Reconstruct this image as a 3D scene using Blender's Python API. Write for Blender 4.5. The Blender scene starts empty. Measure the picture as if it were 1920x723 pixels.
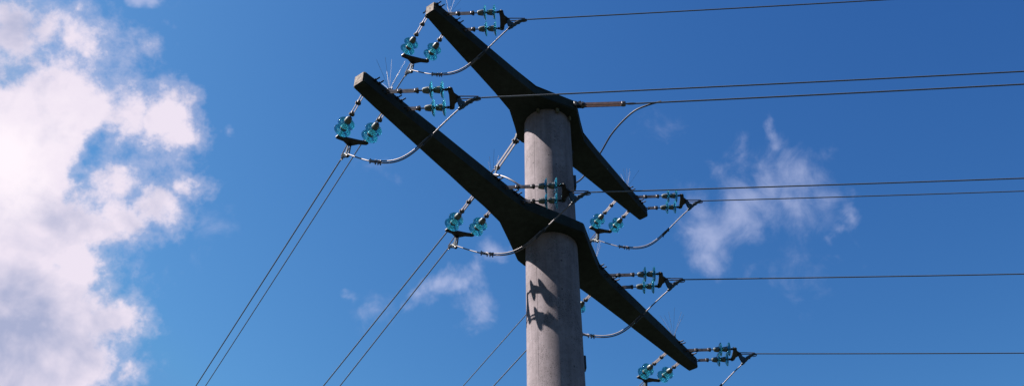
import bpy, bmesh, math, random
from mathutils import Vector, Matrix
random.seed(7)
R = math.radians
scene = bpy.context.scene
col = scene.collection

# ------------------------------------------------------------------ camera
EYE = 1.6                                    # eye height, metres
PITCH = R(42.385)
cam_d = bpy.data.cameras.new('camera')
cam = bpy.data.objects.new('camera', cam_d); col.objects.link(cam)
cam.location = (0, 0, EYE)
cam.rotation_mode = 'XYZ'
FW = Vector((0, math.cos(PITCH), math.sin(PITCH)))
UP0 = Vector((0, -math.sin(PITCH), math.cos(PITCH)))
RT0 = Vector((1, 0, 0))
ROLL = -0.0018
RT = RT0 * math.cos(ROLL) + UP0 * math.sin(ROLL)
UP = -RT0 * math.sin(ROLL) + UP0 * math.cos(ROLL)
cam.matrix_world = Matrix.Translation((0, 0, EYE)) @ Matrix((RT, UP, -FW)).transposed().to_4x4()
cam_d.sensor_width = 36
F = 1987.9
cam_d.lens = 36 * F / 1920
cam_d.clip_start = 0.1
cam_d.clip_end = 20000
scene.camera = cam

def sky_dir(u, v):
    "unit direction towards a spot of the sky"
    return (FW * F + RT * (u - 960) + UP * (361.5 - v)).normalized()

# ------------------------------------------------------------------ sun, sky, exposure
SUN_AZ, SUN_EL = 263.5, 52.0
az, el = R(SUN_AZ), R(SUN_EL)
sun_vec = Vector((math.sin(az) * math.cos(el), math.cos(az) * math.cos(el), math.sin(el)))
sun_d = bpy.data.lights.new('sun', 'SUN')
sun_d.energy = 5.0
sun_d.angle = R(0.5)
sun_d.color = (1.0, 0.93, 0.88)
sun = bpy.data.objects.new('sun', sun_d); col.objects.link(sun)
sun.location = (-20, 0, 40)
sun.rotation_euler = sun_vec.to_track_quat('Z', 'Y').to_euler()

scene.view_settings.view_transform = 'Standard'
scene.view_settings.look = 'None'
scene.view_settings.exposure = 1.9
scene.view_settings.gamma = 1
scene.view_settings.use_curve_mapping = False

world = bpy.data.worlds.new('World'); scene.world = world
world.use_nodes = True
NT = world.node_tree
NT.nodes.clear()
def N(nt, t, **kw):
    n = nt.nodes.new(t)
    for k, v in kw.items(): setattr(n, k, v)
    return n
def mth(nt, op, a, b=None, c=None, clamp=False):
    n = nt.nodes.new('ShaderNodeMath'); n.operation = op; n.use_clamp = clamp
    for i, x in enumerate((a, b, c)):
        if x is None: continue
        if isinstance(x, (int, float)): n.inputs[i].default_value = x
        else: nt.links.new(x, n.inputs[i])
    return n.outputs[0]
def vmth(nt, op, a, b=None, scale=None):
    n = nt.nodes.new('ShaderNodeVectorMath'); n.operation = op
    for i, x in enumerate((a, b)):
        if x is None: continue
        if isinstance(x, (tuple, Vector)): n.inputs[i].default_value = tuple(x)
        else: nt.links.new(x, n.inputs[i])
    if scale is not None: n.inputs['Scale'].default_value = scale
    return n
def noise(nt, vec, scale, detail=6, rough=0.55, dist=0.0, dims='3D'):
    n = nt.nodes.new('ShaderNodeTexNoise'); n.noise_dimensions = dims
    nt.links.new(vec, n.inputs['Vector'])
    n.inputs['Scale'].default_value = scale; n.inputs['Detail'].default_value = detail
    n.inputs['Roughness'].default_value = rough; n.inputs['Distortion'].default_value = dist
    return n
def maprange(nt, x, a, b, c=0.0, d=1.0, smooth=False):
    n = nt.nodes.new('ShaderNodeMapRange'); n.clamp = True
    if smooth: n.interpolation_type = 'SMOOTHSTEP'
    nt.links.new(x, n.inputs[0])
    for i, v in enumerate((a, b, c, d)): n.inputs[i + 1].default_value = v
    return n.outputs[0]
def mixc(nt, fac, a, b, mode='MIX'):
    n = nt.nodes.new('ShaderNodeMix'); n.data_type = 'RGBA'; n.blend_type = mode
    if isinstance(fac, (int, float)): n.inputs[0].default_value = fac
    else: nt.links.new(fac, n.inputs[0])
    for i, x in ((6, a), (7, b)):
        if isinstance(x, tuple): n.inputs[i].default_value = (*x[:3], 1)
        else: nt.links.new(x, n.inputs[i])
    return n.outputs[2]

sky = N(NT, 'ShaderNodeTexSky', sky_type='NISHITA')
sky.sun_disc = False
sky.sun_elevation = el
sky.sun_rotation = az
sky.altitude = 300
sky.air_density = 1.0
sky.dust_density = 0.4
sky.ozone_density = 3.0
SKY_STRENGTH = 0.05
SKY_REF = 0.10
EXPO = 2 ** 1.9
tc = N(NT, 'ShaderNodeTexCoord')
D0 = tc.outputs['Generated']
# turbulence bends the direction, so the cloud outlines fray
w1 = noise(NT, D0, 7.0, 5, 0.6)
w2 = noise(NT, D0, 26.0, 4, 0.6)
wv = vmth(NT, 'SUBTRACT', w1.outputs['Color'], (0.5, 0.5, 0.5))
wv = vmth(NT, 'SCALE', wv.outputs[0], scale=0.055)
wv2 = vmth(NT, 'SUBTRACT', w2.outputs['Color'], (0.5, 0.5, 0.5))
wv2 = vmth(NT, 'SCALE', wv2.outputs[0], scale=0.04)
DW = vmth(NT, 'ADD', D0, wv.outputs[0])
DW = vmth(NT, 'ADD', DW.outputs[0], wv2.outputs[0]).outputs[0]
def blobs(lst, grow=1.0):
    "union of soft sky patches (u, v, radius in px at the lens scale, weight)"
    acc = None
    for (u, v, r, wgt) in lst:
        d = vmth(NT, 'DISTANCE', DW, sky_dir(u, v)).outputs['Value']
        f = mth(NT, 'MULTIPLY_ADD', d, -wgt / (r * grow / 2080.0), wgt)
        if acc is None: acc = f
        else:
            n = N(NT, 'ShaderNodeMath', operation='SMOOTH_MAX')
            NT.links.new(acc, n.inputs[0]); NT.links.new(f, n.inputs[1]); n.inputs[2].default_value = 0.18
            acc = n.outputs[0]
    return acc
fb = noise(NT, D0, 13.0, 9, 0.62, 0.25).outputs['Fac']
fine = noise(NT, D0, 60.0, 6, 0.65, 0.1).outputs['Fac']
# the big cumulus on the left
big = blobs([(-120, 330, 260, 1.6), (30, 260, 140, 1.5), (120, 210, 105, 1.3), (190, 220, 75, .9), (80, 350, 110, 1.2),
             (250, 215, 62, .9), (320, 225, 66, 1.1), (345, 262, 52, 1.0), (285, 275, 45, .55), (330, 300, 40, .7), (235, 330, 65, .8), (300, 385, 66, 1.0), (355, 365, 42, .8),
             (230, 400, 72, 1.1), (180, 425, 70, 1.2), (150, 455, 70, 1.1), (110, 430, 95, 1.2), (30, 470, 150, 1.5), (160, 500, 72, 1.2), (120, 570, 100, 1.4), (185, 600, 55, .9), (225, 590, 52, 1.1),
             (10, 640, 190, 1.7), (150, 670, 80, 1.1), (-150, 600, 300, 1.6), (245, 688, 28, .7),
             (30, 70, 62, .75), (90, 75, 50, .6), (165, 90, 60, .7), (10, 40, 40, .5), (150, 30, 26, .35), (245, 115, 30, .35), (270, 100, 22, .3), (60, 120, 46, .4)], 1.12)
holes = blobs([(202, 268, 42, .95), (150, 345, 32, .7), (268, 285, 34, .35), (40, 372, 22, .35), (175, 310, 26, .5), (230, 455, 26, .3), (20, 150, 40, .8), (190, 545, 24, .5)])
holes = mth(NT, 'MAXIMUM', holes, 0.0)
bigd = mth(NT, 'SUBTRACT', mth(NT, 'MINIMUM', big, 1.05), mth(NT, 'MULTIPLY', holes, 0.62))
bigd = mth(NT, 'ADD', bigd, mth(NT, 'MULTIPLY', mth(NT, 'SUBTRACT', fb, 0.5), 1.05))
bigd = mth(NT, 'ADD', bigd, mth(NT, 'MULTIPLY', mth(NT, 'SUBTRACT', fine, 0.5), 0.95))
big_a = mth(NT, 'MAXIMUM', maprange(NT, bigd, 0.0, 0.66, 0, 1.0, True), maprange(NT, bigd, -0.22, 0.4, 0, 0.36, True))
# thin wisps
wisp = blobs([(1322, 478, 30, .8), (1335, 440, 44, .95), (1320, 405, 36, .65), (1375, 410, 50, .9), (1400, 375, 50, .85), (1440, 350, 48, .85), (1480, 330, 45, .8), (1510, 335, 40, .7), (1495, 370, 45, .75), (1450, 390, 40, .6), (1300, 430, 26, .45),
              (1390, 290, 20, .5), (1350, 325, 18, .4), (1420, 300, 30, .35), (1445, 242, 16, .6), (1462, 262, 20, .5), (1480, 288, 20, .4), (1435, 285, 24, .3),
              (1595, 392, 20, .7), (1575, 412, 18, .7), (1562, 440, 16, .65), (1585, 482, 15, .65), (1555, 375, 30, .55), (1535, 405, 34, .35), (1410, 490, 20, .3), (1550, 380, 28, .4), (1520, 500, 40, .18),
              (795, 548, 20, .95), (812, 540, 22, 1.1), (832, 538, 22, 1.1), (855, 546, 20, .95), (870, 540, 16, .8), (884, 530, 22, .7), (897, 512, 18, .6), (912, 500, 16, .5), (928, 476, 24, .9), (780, 556, 22, .8), (884, 528, 22, .5), (735, 560, 24, .35), (922, 455, 12, .3), (892, 584, 28, .7), (689, 568, 24, .65), (728, 566, 22, .45), (710, 590, 26, .3), (658, 544, 12, .55),
              (280, 0, 24, 1.6), (325, 62, 12, .55), (335, 5, 20, .3), (400, 440, 32, .42), (315, 520, 18, .4), (1250, 235, 25, .12), (710, 320, 20, .3), (365, 495, 14, .3), (440, 262, 8, .5), (250, 485, 24, .35)], 1.5)
stretch = vmth(NT, 'MULTIPLY', D0, (1.0, 1.0, 1.0)).outputs[0]
fb2 = noise(NT, stretch, 24.0, 8, 0.62, 0.9).outputs['Fac']
wd = mth(NT, 'ADD', wisp, mth(NT, 'MULTIPLY', mth(NT, 'SUBTRACT', fb2, 0.5), 1.3))
wd = mth(NT, 'ADD', wd, mth(NT, 'MULTIPLY', mth(NT, 'SUBTRACT', fine, 0.5), 0.5))
wisp_a = maprange(NT, wd, -0.02, 1.15, 0, 0.66, True)
# shade inside the big cloud: thick base greyer than the sunward crown
shade_b = blobs([(30, 640, 190, 1.15), (60, 540, 120, .8), (120, 400, 90, .45), (230, 310, 70, .35), (150, 480, 60, .3), (40, 60, 90, .3)])
sh = mth(NT, 'ADD', shade_b, mth(NT, 'MULTIPLY', mth(NT, 'SUBTRACT', fb, 0.5), 0.45))
sh = maprange(NT, sh, -0.10, 1.2, 0, 1, True)
bright_b = blobs([(0, 290, 150, 1.0), (110, 240, 120, .5)])
br = maprange(NT, mth(NT, 'ADD', bright_b, mth(NT, 'MULTIPLY', mth(NT, 'SUBTRACT', fine, 0.5), 0.5)), 0.0, 0.9, 0, 1, True)
Doff = vmth(NT, 'ADD', D0, sun_vec * 0.010 + Vector((0, 0, 0.006))).outputs[0]
fbl = noise(NT, D0, 15.0, 5, 0.52, 0.2).outputs['Fac']
fbo = noise(NT, Doff, 15.0, 5, 0.52, 0.2).outputs['Fac']
relief = mth(NT, 'MULTIPLY', mth(NT, 'SUBTRACT', fbo, fbl), 2.6)
sh = mth(NT, 'ADD', sh, relief, clamp=True)
c1 = mixc(NT, sh, (0.86, 0.78, 0.90), (0.40, 0.44, 0.64))
c2 = mixc(NT, br, c1, (1.02, 0.93, 1.0))
sp = N(NT, 'ShaderNodeSeparateColor'); NT.links.new(sky.outputs[0], sp.inputs[0])
cb = N(NT, 'ShaderNodeCombineColor')
for i_, (k_, g_, mx_) in enumerate(((27.3, 2.6, .13), (9.2, 2.1, .33), (2.49, 1.35, .66))):
    v_ = mth(NT, 'MULTIPLY', sp.outputs[i_], SKY_REF)
    v_ = mth(NT, 'POWER', v_, g_)
    v_ = mth(NT, 'MULTIPLY', v_, k_)
    v_ = mth(NT, 'MINIMUM', v_, mx_)
    NT.links.new(mth(NT, 'MULTIPLY', v_, 1.0 / (SKY_STRENGTH * EXPO)), cb.inputs[i_])
skyc = cb.outputs[0]
CL = 1.0 / (SKY_STRENGTH * EXPO)
cc = vmth(NT, 'SCALE', c2, scale=CL).outputs[0]
a1 = mixc(NT, big_a, skyc, cc)
wc = vmth(NT, 'SCALE', mixc(NT, 0.5, (0.52, 0.57, 0.82), (0.52, 0.57, 0.82)), scale=CL).outputs[0]
a2 = mixc(NT, wisp_a, a1, wc)
bg = N(NT, 'ShaderNodeBackground'); NT.links.new(a2, bg.inputs['Color']); bg.inputs['Strength'].default_value = SKY_STRENGTH
out = N(NT, 'ShaderNodeOutputWorld'); NT.links.new(bg.outputs[0], out.inputs['Surface'])

# ------------------------------------------------------------------ materials
def material(name, base, rough=0.6, metal=0.0):
    m = bpy.data.materials.new(name); m.use_nodes = True
    b = m.node_tree.nodes['Principled BSDF']
    b.inputs['Base Color'].default_value = (*base, 1)
    b.inputs['Roughness'].default_value = rough
    b.inputs['Metallic'].default_value = metal
    return m, m.node_tree, b
def mottled(name, c1, c2, scale, rough=0.6, metal=0.0, bump=0.2, bumpd=0.003):
    m, nt, b = material(name, c1, rough, metal)
    t = N(nt, 'ShaderNodeTexCoord').outputs['Object']
    n = noise(nt, t, scale, 6, 0.65)
    f = maprange(nt, n.outputs['Fac'], 0.35, 0.65)
    nt.links.new(mixc(nt, f, c1, c2), b.inputs['Base Color'])
    bp = N(nt, 'ShaderNodeBump'); bp.inputs['Strength'].default_value = bump; bp.inputs['Distance'].default_value = bumpd
    nt.links.new(n.outputs['Fac'], bp.inputs['Height']); nt.links.new(bp.outputs[0], b.inputs['Normal'])
    return m
def concrete(name, light, dark, speck, pits=True):
    m, nt, b = material(name, light, 0.92)
    b.inputs['Specular IOR Level'].default_value = 0.25
    t = N(nt, 'ShaderNodeTexCoord').outputs['Object']
    big_n = noise(nt, t, 1.6, 6, 0.6).outputs['Fac']
    st = N(nt, 'ShaderNodeMapping'); nt.links.new(t, st.inputs[0]); st.inputs['Scale'].default_value = (7, 7, 0.45)
    streak = noise(nt, st.outputs[0], 1.5, 5, 0.6).outputs['Fac']
    base = mixc(nt, maprange(nt, big_n, 0.32, 0.68), light, dark)
    base = mixc(nt, maprange(nt, streak, 0.42, 0.70, 0, 0.6), base, tuple(x * 0.6 for x in dark))
    grain = noise(nt, t, 70, 4, 0.7).outputs['Fac']
    patch = noise(nt, t, 2.2, 3, 0.5).outputs['Fac']
    mid = noise(nt, t, 11, 6, 0.7).outputs['Fac']
    base = mixc(nt, maprange(nt, mid, 0.48, 0.72, 0, 0.5), base, tuple(x * 0.5 for x in dark))
    base = mixc(nt, maprange(nt, mid, 0.42, 0.28, 0, 0.35), base, tuple(min(1, x * 1.25) for x in light))
    g = maprange(nt, mth(nt, 'MULTIPLY_ADD', patch, 0.5, grain), 0.80, 0.94, 0, speck)
    base = mixc(nt, g, base, (0.022, 0.018, 0.018))
    h = grain
    if pits:
        v = N(nt, 'ShaderNodeTexVoronoi'); v.inputs['Scale'].default_value = 9.0
        nt.links.new(t, v.inputs['Vector'])
        wn = N(nt, 'ShaderNodeSeparateColor'); nt.links.new(v.outputs['Color'], wn.inputs[0])
        rad = maprange(nt, wn.outputs[0], 0.55, 1.0, 0.0, 0.14)
        pit = mth(nt, 'LESS_THAN', v.outputs['Distance'], rad)
        base = mixc(nt, mth(nt, 'MULTIPLY', pit, 0.75), base, (0.03, 0.028, 0.03))
        h = mth(nt, 'SUBTRACT', grain, mth(nt, 'MULTIPLY', pit, 1.5))
    nt.links.new(base, b.inputs['Base Color'])
    bp = N(nt, 'ShaderNodeBump'); bp.inputs['Strength'].default_value = 0.5; bp.inputs['Distance'].default_value = 0.004
    nt.links.new(h, bp.inputs['Height']); nt.links.new(bp.outputs[0], b.inputs['Normal'])
    return m
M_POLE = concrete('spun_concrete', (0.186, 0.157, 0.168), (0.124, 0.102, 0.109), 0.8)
M_ARM = concrete('weathered_shade_concrete', (0.020, 0.027, 0.025), (0.008, 0.011, 0.010), 0.6, pits=False)  # weathered arm body; shade of its sides and underside put into the colour
M_END = mottled('bare_aggregate', (0.20, 0.165, 0.14), (0.035, 0.022, 0.017), 22, 0.95, 0, 0.9, 0.01)  # aggregate end faces, left far paler than the shade-darkened arm body
M_MORTAR = mottled('mortar', (0.11, 0.10, 0.065), (0.05, 0.045, 0.028), 20, 0.95)
M_GALV = mottled('galvanised_steel', (0.125, 0.108, 0.114), (0.055, 0.048, 0.051), 26, 0.45, 0.5)
M_DARK = mottled('weathered_steel', (0.020, 0.018, 0.019), (0.008, 0.007, 0.008), 30, 0.55, 0.4)
M_CAP = mottled('iron_cap', (0.11, 0.12, 0.115), (0.035, 0.05, 0.047), 30, 0.5, 0.4)
M_RUST = mottled('rusty_strap', (0.120, 0.050, 0.042), (0.055, 0.024, 0.02), 18, 0.7, 0.2)
M_CLAMP = mottled('clamp_alloy', (0.032, 0.040, 0.045), (0.014, 0.018, 0.021), 25, 0.5, 0.5)
M_WIRE = mottled('aluminium_conductor', (0.095, 0.100, 0.112), (0.060, 0.064, 0.074), 60, 0.5, 0.4, 0.02)
M_JUMP = mottled('jumper_aluminium', (0.115, 0.098, 0.104), (0.070, 0.058, 0.062), 12, 0.5, 0.4, 0.02)
M_EARTH = mottled('earth_conductor', (0.02, 0.02, 0.023), (0.012, 0.012, 0.014), 60, 0.6, 0.4)
def glass():
    m = bpy.data.materials.new('toughened_glass'); m.use_nodes = True
    nt = m.node_tree; b = nt.nodes['Principled BSDF']
    b.inputs['Base Color'].default_value = (0.20, 0.60, 0.70, 1)
    b.inputs['Transmission Weight'].default_value = 1.0
    b.inputs['Roughness'].default_value = 0.03
    b.inputs['IOR'].default_value = 1.5
    tr = N(nt, 'ShaderNodeBsdfTranslucent'); tr.inputs[0].default_value = (0.03, 0.21, 0.28, 1)
    mx = N(nt, 'ShaderNodeMixShader'); mx.inputs[0].default_value = 0.30
    o = nt.nodes['Material Output']
    nt.links.new(b.outputs[0], mx.inputs[1]); nt.links.new(tr.outputs[0], mx.inputs[2]); nt.links.new(mx.outputs[0], o.inputs['Surface'])
    return m
M_GLASS = glass()
def ground_mat():
    m, nt, b = material('meadow', (0.04, 0.055, 0.02), 0.95)
    t = N(nt, 'ShaderNodeTexCoord').outputs['Object']
    n1 = noise(nt, t, 0.05, 6, 0.6).outputs['Fac']; n2 = noise(nt, t, 3.0, 6, 0.7).outputs['Fac']
    c = mixc(nt, maprange(nt, n1, 0.35, 0.65), (0.011, 0.019, 0.009), (0.018, 0.023, 0.012))
    c = mixc(nt, maprange(nt, n2, 0.4, 0.7, 0, 0.6), c, (0.010, 0.016, 0.007))
    nt.links.new(c, b.inputs['Base Color'])
    bp = N(nt, 'ShaderNodeBump'); bp.inputs['Distance'].default_value = 0.08
    nt.links.new(n2, bp.inputs['Height']); nt.links.new(bp.outputs[0], b.inputs['Normal'])
    return m
M_GROUND = ground_mat()

# ------------------------------------------------------------------ mesh helpers
def finish(name, bm, mat, parent=None, smooth=None, loc=None):
    bmesh.ops.recalc_face_normals(bm, faces=bm.faces)
    me = bpy.data.meshes.new(name); bm.to_mesh(me); bm.free()
    for mm in (mat if isinstance(mat, (list, tuple)) else [mat]): me.materials.append(mm)
    if smooth is not None:
        me.polygons.foreach_set('use_smooth', [True] * len(me.polygons))
        me.set_sharp_from_angle(angle=R(smooth))
    o = bpy.data.objects.new(name, me); col.objects.link(o)
    if parent is not None: o.parent = parent
    if loc is not None: o.location = loc
    return o
def tag(o, label, cat, group=None):
    o['label'] = label; o['category'] = cat
    if group: o['group'] = group
    return o
def empty(name, loc, label, cat, group=None, rot=None):
    o = bpy.data.objects.new(name, None); col.objects.link(o); o.location = loc
    o.empty_display_size = 0.2
    if rot is not None: o.rotation_euler = rot
    return tag(o, label, cat, group)
def add_box(bm, c, size, rot=None, bevel=0.0):
    mt = Matrix.Translation(c)
    if rot is not None: mt = mt @ rot.to_4x4()
    r = bmesh.ops.create_cube(bm, size=1, matrix=mt @ Matrix.Diagonal((*size, 1)))
    if bevel:
        es = {e for v in r['verts'] for e in v.link_edges}
        bmesh.ops.bevel(bm, geom=list(es), offset=bevel, segments=1, affect='EDGES')
def frame_of(d):
    d = d.normalized(); h = Vector((0, 0, 1)) if abs(d.z) < 0.95 else Vector((1, 0, 0))
    x = h.cross(d).normalized(); return x, d.cross(x)
def add_tube(bm, pts, r, seg=8, closed=False, caps=True):
    pts = [Vector(p) for p in pts]; n = len(pts)
    rr = r if isinstance(r, (list, tuple)) else [r] * n
    rings = []; px = None
    for i, p in enumerate(pts):
        if closed: d = pts[(i + 1) % n] - pts[i - 1]
        else: d = pts[min(i + 1, n - 1)] - pts[max(i - 1, 0)]
        d = d.normalized()
        if px is None: x, y = frame_of(d)
        else:
            x = (px - d * px.dot(d)).normalized(); y = d.cross(x)
        px = x
        rings.append([bm.verts.new(p + (x * math.cos(2 * math.pi * k / seg) + y * math.sin(2 * math.pi * k / seg)) * rr[i]) for k in range(seg)])
    m = n if closed else n - 1
    for i in range(m):
        a, b = rings[i], rings[(i + 1) % n]
        for k in range(seg): bm.faces.new((a[k], a[(k + 1) % seg], b[(k + 1) % seg], b[k]))
    if caps and not closed:
        bm.faces.new(rings[0][::-1]); bm.faces.new(rings[-1])
def add_lathe(bm, prof, mat4, seg=28, closed=True):
    "prof: (axial x, radius) revolved about local x"
    rings = []
    for (ax, r) in prof:
        rings.append([bm.verts.new(mat4 @ Vector((ax, r * math.cos(2 * math.pi * k / seg), r * math.sin(2 * math.pi * k / seg)))) for k in range(seg)])
    n = len(rings)
    for i in range(n if closed else n - 1):
        a, b = rings[i], rings[(i + 1) % n]
        for k in range(seg): bm.faces.new((a[k], a[(k + 1) % seg], b[(k + 1) % seg], b[k]))
    if not closed:
        bm.faces.new(rings[0][::-1]); bm.faces.new(rings[-1])
def add_prism(bm, poly, mat4, thick, bevel=0.0):
    "poly in local xy, extruded along local z, centred"
    lo = [bm.verts.new(mat4 @ Vector((x, y, -thick / 2))) for x, y in poly]
    hi = [bm.verts.new(mat4 @ Vector((x, y, thick / 2))) for x, y in poly]
    n = len(poly)
    bm.faces.new(lo[::-1]); bm.faces.new(hi)
    fs = [bm.faces.new((lo[i], lo[(i + 1) % n], hi[(i + 1) % n], hi[i])) for i in range(n)]
    if bevel:
        es = {e for v in lo + hi for e in v.link_edges if (e.verts[0] in lo) == (e.verts[1] in lo)}
        bmesh.ops.bevel(bm, geom=list(es), offset=bevel, segments=1, affect='EDGES')
def bez(P0, P1, P2, P3, n):
    return [P0 * (1 - t) ** 3 + P1 * 3 * t * (1 - t) ** 2 + P2 * 3 * t * t * (1 - t) + P3 * t ** 3 for t in [i / n for i in range(n + 1)]]

# ------------------------------------------------------------------ ground
bm = bmesh.new(); bmesh.ops.create_grid(bm, x_segments=8, y_segments=8, size=4000)
g = finish('ground', bm, M_GROUND); g['kind'] = 'structure'

# ------------------------------------------------------------------ the pole
PX, PY = 0.5304, 11.0488
PHI = 0.6585                                   # heading of the crossarms
A = Vector((math.sin(PHI), math.cos(PHI), 0))  # along the arm, away from the viewer
NN = Vector((math.cos(PHI), -math.sin(PHI), 0))
def at(s, n, z): return Vector((PX, PY, z)) + A * s + NN * n
Z_LO0, Z_LO1 = 9.066 + EYE, 9.25 + EYE
Z_UP0, Z_UP1 = 11.44 + EYE, 11.63 + EYE
AXIS = Matrix((A, NN, Vector((0, 0, 1)))).transposed()    # columns are A, NN, Z
pole = empty('power_pole', (PX, PY, 0), 'tall round concrete power pole with two dark concrete crossarms', 'power pole')
def rel(v): return Vector(v) - Vector((PX, PY, 0))
bm = bmesh.new()
def rad(z): return 0.345 + 0.0022 * (13.0 - z)
rings = []
zs = [0, 3, 6, 8, 9, 9.8, 10.6, 11.4, 12.2, Z_UP0 + 0.1]
add_tube(bm, [(0, 0, z) for z in zs], [rad(z) for z in zs], 64)
shaft = finish('shaft', bm, M_POLE, pole, 40)
# mould seam and cable hole
bm = bmesh.new()
for az_s in (R(218),):
    for side in (0,):
        pts = [(math.sin(az_s) * (rad(z) - 0.001), math.cos(az_s) * (rad(z) - 0.001), z) for z in (0.2, 4, 8, 12, 13)]
        add_tube(bm, pts, 0.004, 6)
finish('mould_seam', bm, M_POLE, pole, 60)

def crossarm(hub_flat, s_flare, w_flare, L, w_tip, z0, z1, hub_w=0.52):
    bm = bmesh.new()
    def outline(grow):
        near = [(L, w_tip), (s_flare, w_flare), (0.015, hub_w + .01), (-0.015, hub_w + .01), (-s_flare, w_flare), (-L, w_tip)]
        far = [(-L, -w_tip), (-s_flare, -w_flare), (-hub_flat, -hub_w), (hub_flat, -hub_w), (s_flare, -w_flare), (L, -w_tip)]
        return near + far
    out = outline(0)
    # subdivide the long runs so the sides stay straight but carry small unevenness
    pts = []
    for i, (s, n) in enumerate(out):
        s2, n2 = out[(i + 1) % len(out)]
        d = math.hypot(s2 - s, n2 - n); k = max(1, int(d / 0.35))
        for j in range(k):
            t = j / k; jig = 0 if j == 0 else random.uniform(-.0025, .0025)
            pts.append((s + (s2 - s) * t, n + (n2 - n) * t + jig))
    hole_r = rad(z0) + 0.012
    seg = 64
    lo = [bm.verts.new(rel(at(s, n, z0))) for s, n in pts]
    hi = [bm.verts.new(rel(at(s, n, z1))) for s, n in pts]
    m = len(pts)
    for i in range(m):
        f = bm.faces.new((lo[i], lo[(i + 1) % m], hi[(i + 1) % m], hi[i]))
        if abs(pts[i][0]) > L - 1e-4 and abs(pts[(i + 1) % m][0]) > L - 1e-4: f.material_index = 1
    ftop = bm.faces.new(hi); fbot = bm.faces.new(lo[::-1])
    es = set(ftop.edges) | set(fbot.edges)
    es |= {e for e in bm.edges if abs(e.verts[0].co.z - e.verts[1].co.z) > 0.1 and abs((e.verts[0].co).to_2d().dot(A.to_2d())) > L - 1e-3}
    bmesh.ops.bevel(bm, geom=list(es), offset=0.014, segments=3, affect='EDGES')
    return bm
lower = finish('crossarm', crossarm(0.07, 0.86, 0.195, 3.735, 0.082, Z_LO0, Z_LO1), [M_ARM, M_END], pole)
lower['label'] = 'longer lower crossarm of weathered concrete coloured dark for its shade'
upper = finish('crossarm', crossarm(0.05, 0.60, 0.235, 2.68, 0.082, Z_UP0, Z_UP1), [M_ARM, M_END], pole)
upper['label'] = 'shorter upper crossarm at the pole top, weathered concrete coloured dark for its shade'
# mortar wedges packed between pole and crossarm
for (u_deg, w) in ((203, .035), (158, .055), (120, .03)):
    bm = bmesh.new(); a_ = R(u_deg)
    c = Vector((math.sin(a_) * 0.375, math.cos(a_) * 0.375, Z_UP0 - 0.03))
    add_box(bm, c, (w, 0.035, 0.09), Matrix.Rotation(-a_, 3, 'Z'), 0.010)
    bmesh.ops.subdivide_edges(bm, edges=bm.edges, cuts=2)
    for v in bm.verts: v.co += Vector([random.uniform(-.004, .004) for _ in range(3)])
    finish('mortar_wedge', bm, M_MORTAR, pole, 50)
# small fittings on the right flank of the shaft
def flank(azd, z, size, name, mat):
    bm = bmesh.new(); a_ = R(azd); r = rad(z)
    c = Vector((math.sin(a_) * (r + size[1] / 2 - .01), math.cos(a_) * (r + size[1] / 2 - .01), z))
    add_box(bm, c, size, Matrix.Rotation(-a_, 3, 'Z'), 0.006)
    return finish(name, bm, mat, pole, 40)
flank(84, 7.27 + EYE, (0.09, 0.035, 0.19), 'terminal_box', M_DARK)
flank(86, 10.30 + EYE, (0.10, 0.045, 0.22), 'earth_terminal', M_DARK)
flank(82, 10.93 + EYE, (0.04, 0.03, 0.04), 'bolt_head', M_DARK)

# anchor eyes and through bolts on both sides of the crossarms
EYES_LO = [(-3.42, -3.06), (-1.29, -0.92), (1.02, 1.37), (3.30, 3.65)]
EYES_UP = [(-2.49, -2.12), (2.21, 2.57)]
def half_w(s, flare):
    s = abs(s); s_f, w_f, L, w_t = flare
    if s > s_f: return w_f + (w_t - w_f) * (s - s_f) / (L - s_f)
    return w_f + (0.52 - w_f) * (s_f - s) / (s_f - .06)
FL = (0.86, 0.195, 3.735, 0.082); FU = (0.60, 0.235, 2.68, 0.082)
eye_pts = {}
for arm, eyes, flare, zc in ((lower, EYES_LO, FL, (Z_LO0 + Z_LO1) / 2), (upper, EYES_UP, FU, (Z_UP0 + Z_UP1) / 2)):
    for gi, pair in enumerate(eyes):
        for ei, s_eye in enumerate(pair):
            for side in (1, -1):
                s = s_eye if side > 0 else s_eye - 0.13
                hw = half_w(s, flare)
                bm = bmesh.new()
                out_d = NN * side
                base = rel(at(s, 0, zc)) + out_d * (hw - 0.01)
                # the eye: an oval ring of round bar lying flat
                u_dir = (A * 0.58 + NN * 0.815) if side > 0 else (A * 0.41 - NN * 0.912)
                cross = Vector((-u_dir.y, u_dir.x, 0))
                ring = [base + u_dir * (0.030 + 0.042 * math.cos(t)) + cross * 0.026 * math.sin(t) for t in [2 * math.pi * k / 14 for k in range(14)]]
                add_tube(bm, ring, 0.0085, 7, closed=True)
                finish('anchor_eye', bm, M_DARK, arm, 60)
                eye_pts[(arm.name, gi, ei, side)] = at(s, 0, zc) + out_d * (hw - .01) + u_dir * 0.06
            s = s_eye
            for off in (-0.15, -0.085):
                bm = bmesh.new()
                s_b = s + off
                hb = half_w(s_b, flare)
                zb = zc + 0.058
                add_tube(bm, [rel(at(s_b, -hb - 0.075, zb)), rel(at(s_b, hb + 0.080, zb))], 0.0095, 6)
                for side in (1, -1):
                    add_tube(bm, [rel(at(s_b, side * (hb - .004), zb)), rel(at(s_b, side * (hb + 0.020), zb))], 0.021, 6)
                finish('through_bolt', bm, M_DARK, arm, 40)

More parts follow.
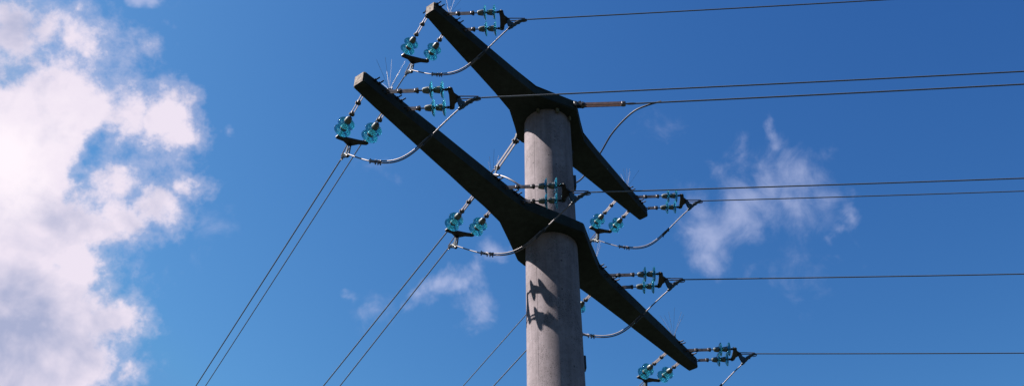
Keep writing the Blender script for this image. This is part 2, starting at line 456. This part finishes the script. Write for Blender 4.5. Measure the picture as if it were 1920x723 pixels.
# ------------------------------------------------------------------ insulator sets
GLASS_PROF = [(0.000, 0.030), (-0.004, 0.045), (0.002, 0.068), (0.012, 0.090), (0.024, 0.104), (0.032, 0.106), (0.032, 0.100),
              (0.020, 0.088), (0.028, 0.078), (0.026, 0.073), (0.014, 0.066), (0.026, 0.056), (0.024, 0.051), (0.012, 0.044), (0.010, 0.028)]
CAP_PROF = [(-0.082, 0.0), (-0.082, 0.020), (-0.074, 0.031), (-0.060, 0.035), (-0.035, 0.040), (-0.010, 0.043), (0.002, 0.041), (0.004, 0.026), (0.004, 0.0)]
def make_set(sgn, xB, half, label, DISC=0.48, skew=0.0, gap=0.0):
    """sgn: side of the longer row.  Local x runs along the line away from the pole, z up."""
    root = empty('insulator_set', (0, 0, 0), label, 'insulator')
    rows = ((sgn * half, 0.0), (-sgn * half, xB))
    for (y, x0) in rows:
        # links
        bm = bmesh.new()
        x = x0 - 0.012
        long_row = x0 == 0.0
        DX = DISC if long_row else DISC - skew
        xe = DX - 0.105
        segs = [(x, x + 0.16), (x + 0.15, xe - 0.03)] if long_row else [(x, xe - 0.035)]
        for i, (xa, xb_) in enumerate(segs):
            for dy in (-0.014, 0.014):
                add_box(bm, ((xa + xb_) / 2, y + dy, 0), (xb_ - xa, 0.006, 0.036), None, 0.002)
            add_box(bm, (xb_ - 0.020, y, 0.002), (0.044, 0.040, 0.046), None, 0.007)
        add_tube(bm, [(x + .004, y - 0.026, 0), (x + .004, y + 0.026, 0)], 0.011, 8)
        finish('shackle_link', bm, M_GALV, root, 35)
        bm = None
        for (xa, xb_) in segs:
            if bm is not None: finish('link_pin', bm, M_DARK, root, 40)
            bm = bmesh.new()
            add_tube(bm, [(xb_ - .004, y - 0.032, 0), (xb_ - .004, y + 0.032, 0)], 0.017, 8)
            add_box(bm, (xb_ - .004, y, -0.012), (0.032, 0.050, 0.030), None, .008)
        add_tube(bm, [(segs[-1][1] - .01, y, 0), (xe + 0.03, y, 0)], 0.0085, 8)
        finish('link_pin', bm, M_DARK, root, 40)
        PE = (0.082, 0.10 + gap)
        for k in range(2):
            xd = DX + k * 0.128
            mt = Matrix.Translation((xd, y, 0))
            bm = bmesh.new(); add_lathe(bm, CAP_PROF[1:-1], mt, 20, closed=False)
            cap = finish('insulator_unit', bm, M_CAP, root, 35)
            bm = bmesh.new(); add_lathe(bm, GLASS_PROF, mt, 40)
            finish('glass_disc', bm, M_GLASS, cap, 50)
            bm = bmesh.new(); add_lathe(bm, [(0.002, 0.024), (0.030, 0.022), (0.034, 0.012), (0.052, 0.010), (0.056, 0.017), (0.078, 0.017), (0.080, 0.012), (PE[k], 0.012)], mt, 14, closed=False)
            finish('pin', bm, M_DARK, cap, 40)
    # yoke plate
    xy = DISC + 0.128 + 0.080 + gap
    bm = bmesh.new()
    h = half
    poly = [(xy + 0.0, -h - 0.022), (xy + 0.035, -h - 0.036), (xy + 0.062, -h - 0.02), (xy + 0.072, -h * 0.55), (xy + 0.135, -0.020), (xy + 0.142, 0.0),
            (xy + 0.135, 0.020), (xy + 0.072, h * 0.55), (xy + 0.062, h + 0.02), (xy + 0.035, h + 0.036), (xy + 0.0, h + 0.022), (xy + 0.012, h * .5), (xy + 0.014, -h * .5)]
    add_prism(bm, poly, Matrix.Identity(4), 0.022, 0.004)
    for y in (-h, h): add_tube(bm, [(xy + 0.022, y, -0.026), (xy + 0.022, y, 0.026)], 0.016, 10)
    add_tube(bm, [(xy + 0.105, 0, -0.03), (xy + 0.105, 0, 0.03)], 0.016, 10)
    for v in bm.verts: v.co.x -= skew * (1 - sgn * v.co.y / h) / 2
    finish('yoke_plate', bm, M_DARK, root, 35)
    # dead-end clamp, in the vertical plane through the line
    xc = xy + 0.105 - skew / 2
    bm = bmesh.new()
    rotv = Matrix.Rotation(R(90), 4, 'X')         # polygon (x, z)
    for dy in (-0.016, 0.016):
        mt = Matrix.Translation((0, dy, 0)) @ rotv
        add_prism(bm, [(xc - .012, .014), (xc + .035, .018), (xc + .055, -.06), (xc + .10, -.085), (xc + .12, -.10), (xc + .075, -.165), (xc + .03, -.150), (xc + .010, -.09)], mt, 0.008, .002)
    # body trough from wire mouth down to the jumper mouth
    add_tube(bm, [(xc + 0.275, 0, -0.008), (xc + 0.21, 0, -0.022), (xc + 0.13, 0, -0.075), (xc + 0.07, 0, -0.135), (xc + 0.025, 0, -0.19)], [0.013, 0.021, 0.027, 0.025, 0.018], 10)
    for (bx, bz) in ((xc + .17, -.05), (xc + .115, -.09), (xc + .065, -.14)):
        add_tube(bm, [(bx, -0.034, bz), (bx, 0.034, bz)], 0.011, 6)
        add_tube(bm, [(bx - .01, 0, bz - .045), (bx, 0, bz + .01)], 0.009, 6)
    clamp = finish('tension_clamp', bm, M_CLAMP, root, 40)
    bm = bmesh.new()
    for dy in (-0.022, 0.022): add_tube(bm, [(xc, dy, 0.010), (xc + 0.25, dy * .8, 0.000)], 0.0075, 6)
    add_tube(bm, [(xc, -0.03, 0.008), (xc, 0.03, 0.008)], 0.013, 8)
    lp = [(xc + 0.19 + 0.055 * math.cos(t) + .03, 0.0, -0.028 + 0.026 * math.sin(t)) for t in [R(-100 + k * 20) for k in range(11)]]
    add_tube(bm, lp, 0.0065, 6)
    finish('clamp_stirrup', bm, M_GALV, clamp, 60)
    root['exit'] = (xc + 0.280, 0.0, -0.006)
    root['jump'] = (xc + 0.015, 0.0, -0.200 if sgn < 0 else -0.165)
    return root
def copy_tree(o, parent=None):
    c = o.copy(); col.objects.link(c)
    if parent is not None: c.parent = parent
    for ch in list(o.children): copy_tree(ch, c)
    return c

AZ_R = PHI + R(54.4)
AZ_L = PHI - R(65.8)
SETS = [ # arm, group index, z centre, right-line pixel at frame edge, left-line pixel at frame edge, labels
    ('lo', 0, (903, 181), (1920, 134), (367, 723),
     'glass insulator set pulling right from the left tip of the lower crossarm', 'glass insulator set hanging down left from the left tip of the lower crossarm'),
    ('lo', 1, (1117, 358), (1920, 334), (637, 723),
     'glass insulator set pulling right across the pole shaft, just above the lower crossarm', 'glass insulator set below the middle of the lower crossarm, left of the pole'),
    ('lo', 2, (1294, 525), (1920, 513), (925, 723),
     'glass insulator set pulling right from the lower crossarm just right of the pole', 'glass insulator set mostly hidden behind the pole, under the lower crossarm'),
    ('lo', 3, (1421, 669), (1920, 661), None,
     'glass insulator set pulling right from the right tip of the lower crossarm', 'glass insulator set hanging at the photo bottom edge from the lower crossarm right tip'),
    ('up', 0, (1005, 33), (1660, 0), (385, 723),
     'glass insulator set pulling right from the left tip of the upper crossarm', 'glass insulator set hanging down left from the left tip of the upper crossarm'),
    ('up', 1, (1335, 376), (1920, 358), (868, 723),
     'glass insulator set pulling right from the right tip of the upper crossarm', 'glass insulator set hanging down left from the right tip of the upper crossarm'),
]
protoR = make_set(-1, 0.21, 0.140, 'x')
protoL = make_set(+1, 0.15, 0.163, 'x', 0.485, 0.06, 0.045)
usedR = usedL = False
def place_set(proto, used, arm, gi, side, azm, pitch, xB, half, label):
    o = proto if not used else copy_tree(proto)
    arm_o = lower if arm == 'lo' else upper
    pa, pb = eye_pts[(arm_o.name, gi, 0, side)], eye_pts[(arm_o.name, gi, 1, side)]
    u = Vector((math.sin(azm), math.cos(azm), 0))
    yv = Vector((-u.y, u.x, 0))
    base = (pa + pb) / 2
    o_pos = base - u * (base - pa).dot(u)
    o.location = o_pos
    uu = (u * math.cos(pitch) - Vector((0, 0, 1)) * math.sin(pitch)).normalized()
    rot = Matrix((uu, yv, uu.cross(yv))).transposed()
    o.rotation_euler = rot.to_euler()
    o['label'] = label
    o['group'] = 'glass insulator sets on the crossarms'
    M = Matrix.Translation(o_pos) @ rot.to_4x4()
    return o, M @ Vector(o['exit']), M @ Vector(o['jump'])

def line_wire(P0, azm, pix, length, r, name, label, mat, group, sagc=0.0009, lead=None):
    "conductor that leaves P0 on heading azm; its slope is the measured one"
    rd = sky_dir(*pix)
    def slope_for(azx):
        h = Vector((math.sin(azx), math.cos(azx), 0)); nrm = Vector((h.y, -h.x, 0))
        t = (P0 - Vector((0, 0, EYE))).dot(nrm) / rd.dot(nrm)
        d = Vector((0, 0, EYE)) + rd * t - P0
        return h, d.dot(h), d.z / max(d.dot(h), 1e-6)
    best = min((abs(slope_for(azm + R(k * .1))[2] + 0.035) + abs(k) * 1e-4, k) for k in range(-150, 151) if slope_for(azm + R(k * .1))[1] > 0.5)
    h, tq, slope = slope_for(azm + R(best[1] * .1))
    s0 = slope - sagc * tq
    n = 60
    pts = []
    for i in range(n + 1):
        x = length * (i / n) ** 1.6
        pts.append(P0 + h * x + Vector((0, 0, s0 * x + sagc * x * x)))
    bm = bmesh.new(); add_tube(bm, [p - P0 for p in pts], r, 8)
    o = finish(name, bm, mat, None, 70, P0)
    tag(o, label, 'power line', group)
    print('WIRE', label[:50], 'reach %.2f slope %.4f daz %.1f' % (tq, slope, best[1] * .1))
    return o

LBL_R = ['grey conductor running right from the lower crossarm left tip', 'grey conductor running right from the clamp just right of the pole shaft between the crossarms',
         'grey conductor running right from the lower crossarm clamp just right of the pole', 'lowest grey conductor running right, from the lower crossarm right tip',
         'topmost grey conductor running right, from the upper crossarm left tip', 'grey conductor running right in front of the wispy cloud, from the upper crossarm right tip']
LBL_L = ['leftmost conductor slanting down left, from the lower crossarm left tip', 'conductor slanting down left from the clamp left of the pole under the lower crossarm',
         'conductor emerging left from behind the pole at the bottom edge, lower of two', 'conductor leaving the lower crossarm right tip insulators at the bottom edge',
         'second conductor from the left slanting down left, passing behind the lower crossarm left tip', 'conductor emerging left from behind the pole, upper of two']
LBL_J = ['looping jumper cable under the left end of the lower crossarm', 'looping jumper cable in front of the lower crossarm hub and the pole',
         'looping jumper cable under the lower crossarm, just right of the pole', 'short visible jumper cable at the bottom edge under the lower crossarm right tip',
         'looping jumper cable under the left end of the upper crossarm', 'looping jumper cable below the right tip of the upper crossarm']
for i, (arm, gi, pr0, pr, pl, lr, ll) in enumerate(SETS):
    oR, exR, jR = place_set(protoR, usedR, arm, gi, 1, AZ_R, -0.01, 0.21, 0.135, lr); usedR = True
    oL, exL, jL = place_set(protoL, usedL, arm, gi, -1, AZ_L, 0.007, 0.16, 0.150, ll); usedL = True
    line_wire(exR, AZ_R + R(2.5), pr, 70, 0.0085, 'conductor', LBL_R[i], M_WIRE, 'phase conductors running right')
    if pl is None:
        hL = Vector((math.sin(AZ_L), math.cos(AZ_L), 0))
        bm = bmesh.new(); add_tube(bm, [hL * x + Vector((0, 0, -0.05 * x + .0009 * x * x)) for x in [70 * (k / 60) ** 1.6 for k in range(61)]], 0.0085, 8)
        tag(finish('conductor', bm, M_WIRE, None, 70, exL), LBL_L[i], 'power line', 'phase conductors slanting down left')
    else:
        line_wire(exL, AZ_L, pl, 70, 0.0085, 'conductor', LBL_L[i], M_WIRE, 'phase conductors slanting down left')
    # jumper from the left clamp under the arm to the right clamp
    span = jR - jL
    dz = Vector((0, 0, -1))
    P1 = jL + span * 0.60 + dz * 0.80; P2 = jR - span * 0.41 + dz * 0.40
    pts = bez(jL, P1, P2, jR, 48)
    mid = pts[20]
    root = empty('jumper_cable', mid, LBL_J[i], 'jumper cable', 'jumper cables looping under the crossarms')
    bm = bmesh.new(); add_tube(bm, [p - mid for p in pts], 0.0088, 8)
    finish('cable', bm, M_JUMP, root, 70)
    side = span.cross(Vector((0, 0, 1))).normalized()
    bm = bmesh.new()
    ka, kb = 9, 36
    sub = [pts[k] - mid + (Vector((0, 0, 0.020)) + side * 0.012) * (1 if ka < k < kb else 0.6) for k in range(ka, kb + 1)]
    add_tube(bm, sub, 0.0080, 8)
    finish('second_strand', bm, M_JUMP, root, 70)
    for (k0, k1, mt_) in ((7, 9, M_JUMP), (10, 11, M_JUMP), (33, 37, M_DARK)):
        bm = bmesh.new()
        add_tube(bm, [pts[k0] - mid + Vector((0, 0, .006)), pts[k1] - mid + Vector((0, 0, .006))], 0.019, 8)
        for k in (k0, k1):
            add_tube(bm, [pts[k] - mid + Vector((0, 0, -.034)), pts[k] - mid + Vector((0, 0, .036))], 0.009, 6)
        finish('cable_connector', bm, mt_, root, 40)

# ------------------------------------------------------------------ overhead earth wire
def earth_link(P0, azm, pitch, length, mats, label):
    u = Vector((math.sin(azm), math.cos(azm), 0)); yv = Vector((-u.y, u.x, 0))
    uu = (u * math.cos(pitch) - Vector((0, 0, 1)) * math.sin(pitch)).normalized()
    rot = Matrix((uu, yv, uu.cross(yv))).transposed()
    root = empty('earth_wire_link', P0, label, 'steel link', rot=rot.to_euler())
    bm = bmesh.new()
    add_box(bm, (-0.01, 0, 0), (0.05, 0.10, 0.10), None, 0.01)
    for dy in (-.03, .03): add_box(bm, (0.06, dy, 0), (0.13, 0.014, 0.07), None, 0.006)
    add_box(bm, (0.03, 0, 0.045), (0.10, 0.05, 0.02), Matrix.Rotation(R(-25), 3, 'Y'), 0.004)
    finish('anchor_bracket', bm, M_DARK, root, 40)
    bm = bmesh.new(); add_tube(bm, [(0.095, -0.055, 0), (0.095, 0.055, 0)], 0.018, 8)
    add_box(bm, (0.10, 0, 0.0), (0.075, 0.036, 0.06), None, 0.01)
    finish('shackle', bm, M_GALV, root, 40)
    bm = bmesh.new()
    for dy in (-.022, .022): add_box(bm, ((0.12 + length) / 2, dy, 0), (length - 0.12, 0.010, 0.055), None, 0.002)
    finish('strap', bm, mats, root, 40)
    bm = bmesh.new()
    add_box(bm, (length, 0, 0), (0.07, 0.062, 0.075), None, 0.012)
    add_tube(bm, [(length, -.045, 0), (length, .045, 0)], 0.016, 8)
    for s_ in (-1, 1):
        add_tube(bm, [(length + 0.03, 0, 0), (length + 0.08, 0.022 * s_, 0.014 * s_), (length + 0.14, 0.024 * s_, 0.016 * s_), (length + 0.20, 0, 0)], 0.010, 8)
    finish('end_shackle', bm, M_GALV, root, 40)
    return root, P0 + uu * (length + 0.19)
PR0 = at(0.0, 0.53, Z_UP0 + 0.10); PL0 = at(-0.02, -0.53, Z_UP0 + 0.08)
lkR, eR = earth_link(PR0, AZ_R, 0.0, 0.70, M_RUST, 'rusty flat steel link right of the upper crossarm hub, holding the earth wire')
lkL, eL = earth_link(PL0, AZ_L, 0.08, 0.70, M_GALV, 'slanting steel link left of the pole, from the upper crossarm hub')
for (P, azm, pix, lab) in ((eR, AZ_R + R(2.5), (1920, 158), 'thick dark earth wire running right from the rusty link'),
                           (eL, AZ_L, (606, 723), 'thick earth wire slanting down left behind the lower crossarm')):
    line_wire(P, azm, pix, 70, 0.0115, 'earth_wire', lab, M_WIRE, None)
# preformed wraps on the earth wire, and its jumper: over the arm, down the back of the pole, round to the left link
def over(u, v, z):
    d = sky_dir(u, v); return Vector((0, 0, EYE)) + d * (z / d.z)
root_pts = [over(1240, 190, 11.56), over(1215, 197, 11.54), over(1190, 208, 11.54), over(1166, 229, 11.58), over(1145, 254, 11.66), over(1128, 283, 11.74), over(1110, 310, 11.74), over(1094, 331, 11.60),
            over(1084, 340, 11.20), over(1070, 346, 10.75), over(1050, 350, 10.62)]
def catmull(P, k=8):
    out = []
    Q = [P[0] * 2 - P[1]] + P + [P[-1] * 2 - P[-2]]
    for i in range(1, len(Q) - 2):
        for j in range(k):
            t = j / k
            out.append(0.5 * ((2 * Q[i]) + (Q[i + 1] - Q[i - 1]) * t + (2 * Q[i - 1] - 5 * Q[i] + 4 * Q[i + 1] - Q[i + 2]) * t * t + (3 * Q[i] - Q[i - 1] - 3 * Q[i + 1] + Q[i + 2]) * t ** 3))
    out.append(P[-1]); return out
pts = catmull([Vector(p) for p in root_pts], 8)
bm = bmesh.new(); add_tube(bm, [p - pts[0] for p in pts], 0.013, 8)
tag(finish('earth_jumper', bm, M_EARTH, None, 70, pts[0]), 'dark jumper cable arching from the rusty link over the upper crossarm to the pole', 'jumper cable')

pl = catmull([eL + Vector((0, 0, -.02)), over(927, 327, 11.25), over(945, 331, 11.05), over(960, 338, 10.90), over(975, 347, 10.78), over(1000, 356, 10.66)], 8)
bm = bmesh.new(); add_tube(bm, [p - pl[0] for p in pl], 0.013, 8)
tag(finish('earth_jumper', bm, M_JUMP, None, 70, pl[0]), 'pale short cable from the slanting steel link to the back of the pole', 'jumper cable')

# ------------------------------------------------------------------ bird spikes
SPK = [('lo', -3.30, 0.06, 'fan of thin bird spikes near the left tip of the lower crossarm'),
       ('lo', -1.30, 0.02, 'fan of thin bird spikes on the lower crossarm, just left of the pole'),
       ('lo', 0.86, 0.14, 'fan of thin bird spikes on the lower crossarm, just right of the pole'),
       ('lo', 3.10, 0.05, 'fan of thin bird spikes near the right tip of the lower crossarm'),
       ('up', -2.35, 0.06, 'fan of thin bird spikes near the left tip of the upper crossarm'),
       ('up', 2.12, 0.06, 'fan of thin bird spikes near the right tip of the upper crossarm')]
for si, (arm, s, n, lab) in enumerate(SPK):
    z = (Z_LO1 if arm == 'lo' else Z_UP1)
    P = at(s, n, z)
    root = empty('bird_spikes', P, lab, 'bird spikes', 'bird spikes on the crossarms')
    bm = bmesh.new()
    add_box(bm, (0, 0, 0.035), (0.045, 0.045, 0.075), None, 0.006)
    add_tube(bm, [(0.03, 0, 0), (0.03, 0, 0.11)], 0.007, 6)
    finish('base', bm, M_DARK, root, 40)
    rs = random.Random(30 + si)
    for k in range(9):
        a_ = 2 * math.pi * k / 9 + rs.uniform(-.2, .2); tilt = rs.uniform(0.15, 0.62)
        L = rs.uniform(0.36, 0.50)
        d = Vector((math.cos(a_) * math.sin(tilt), math.sin(a_) * math.sin(tilt), math.cos(tilt)))
        bm = bmesh.new(); add_tube(bm, [Vector((0, 0, .06)), Vector((0, 0, .06)) + d * L * .5, Vector((0, 0, .06)) + d * L + Vector((0, 0, -.01))], 0.0015, 5)
        finish('spike', bm, M_DARK, root, 60)
for o in (protoR, protoL):
    pass
for o in bpy.data.objects:
    for k in ('exit', 'jump'):
        if k in o: del o[k]
# proper bases: lift every eye-level figure check
scene.render.resolution_x = 1024; scene.render.resolution_y = 385
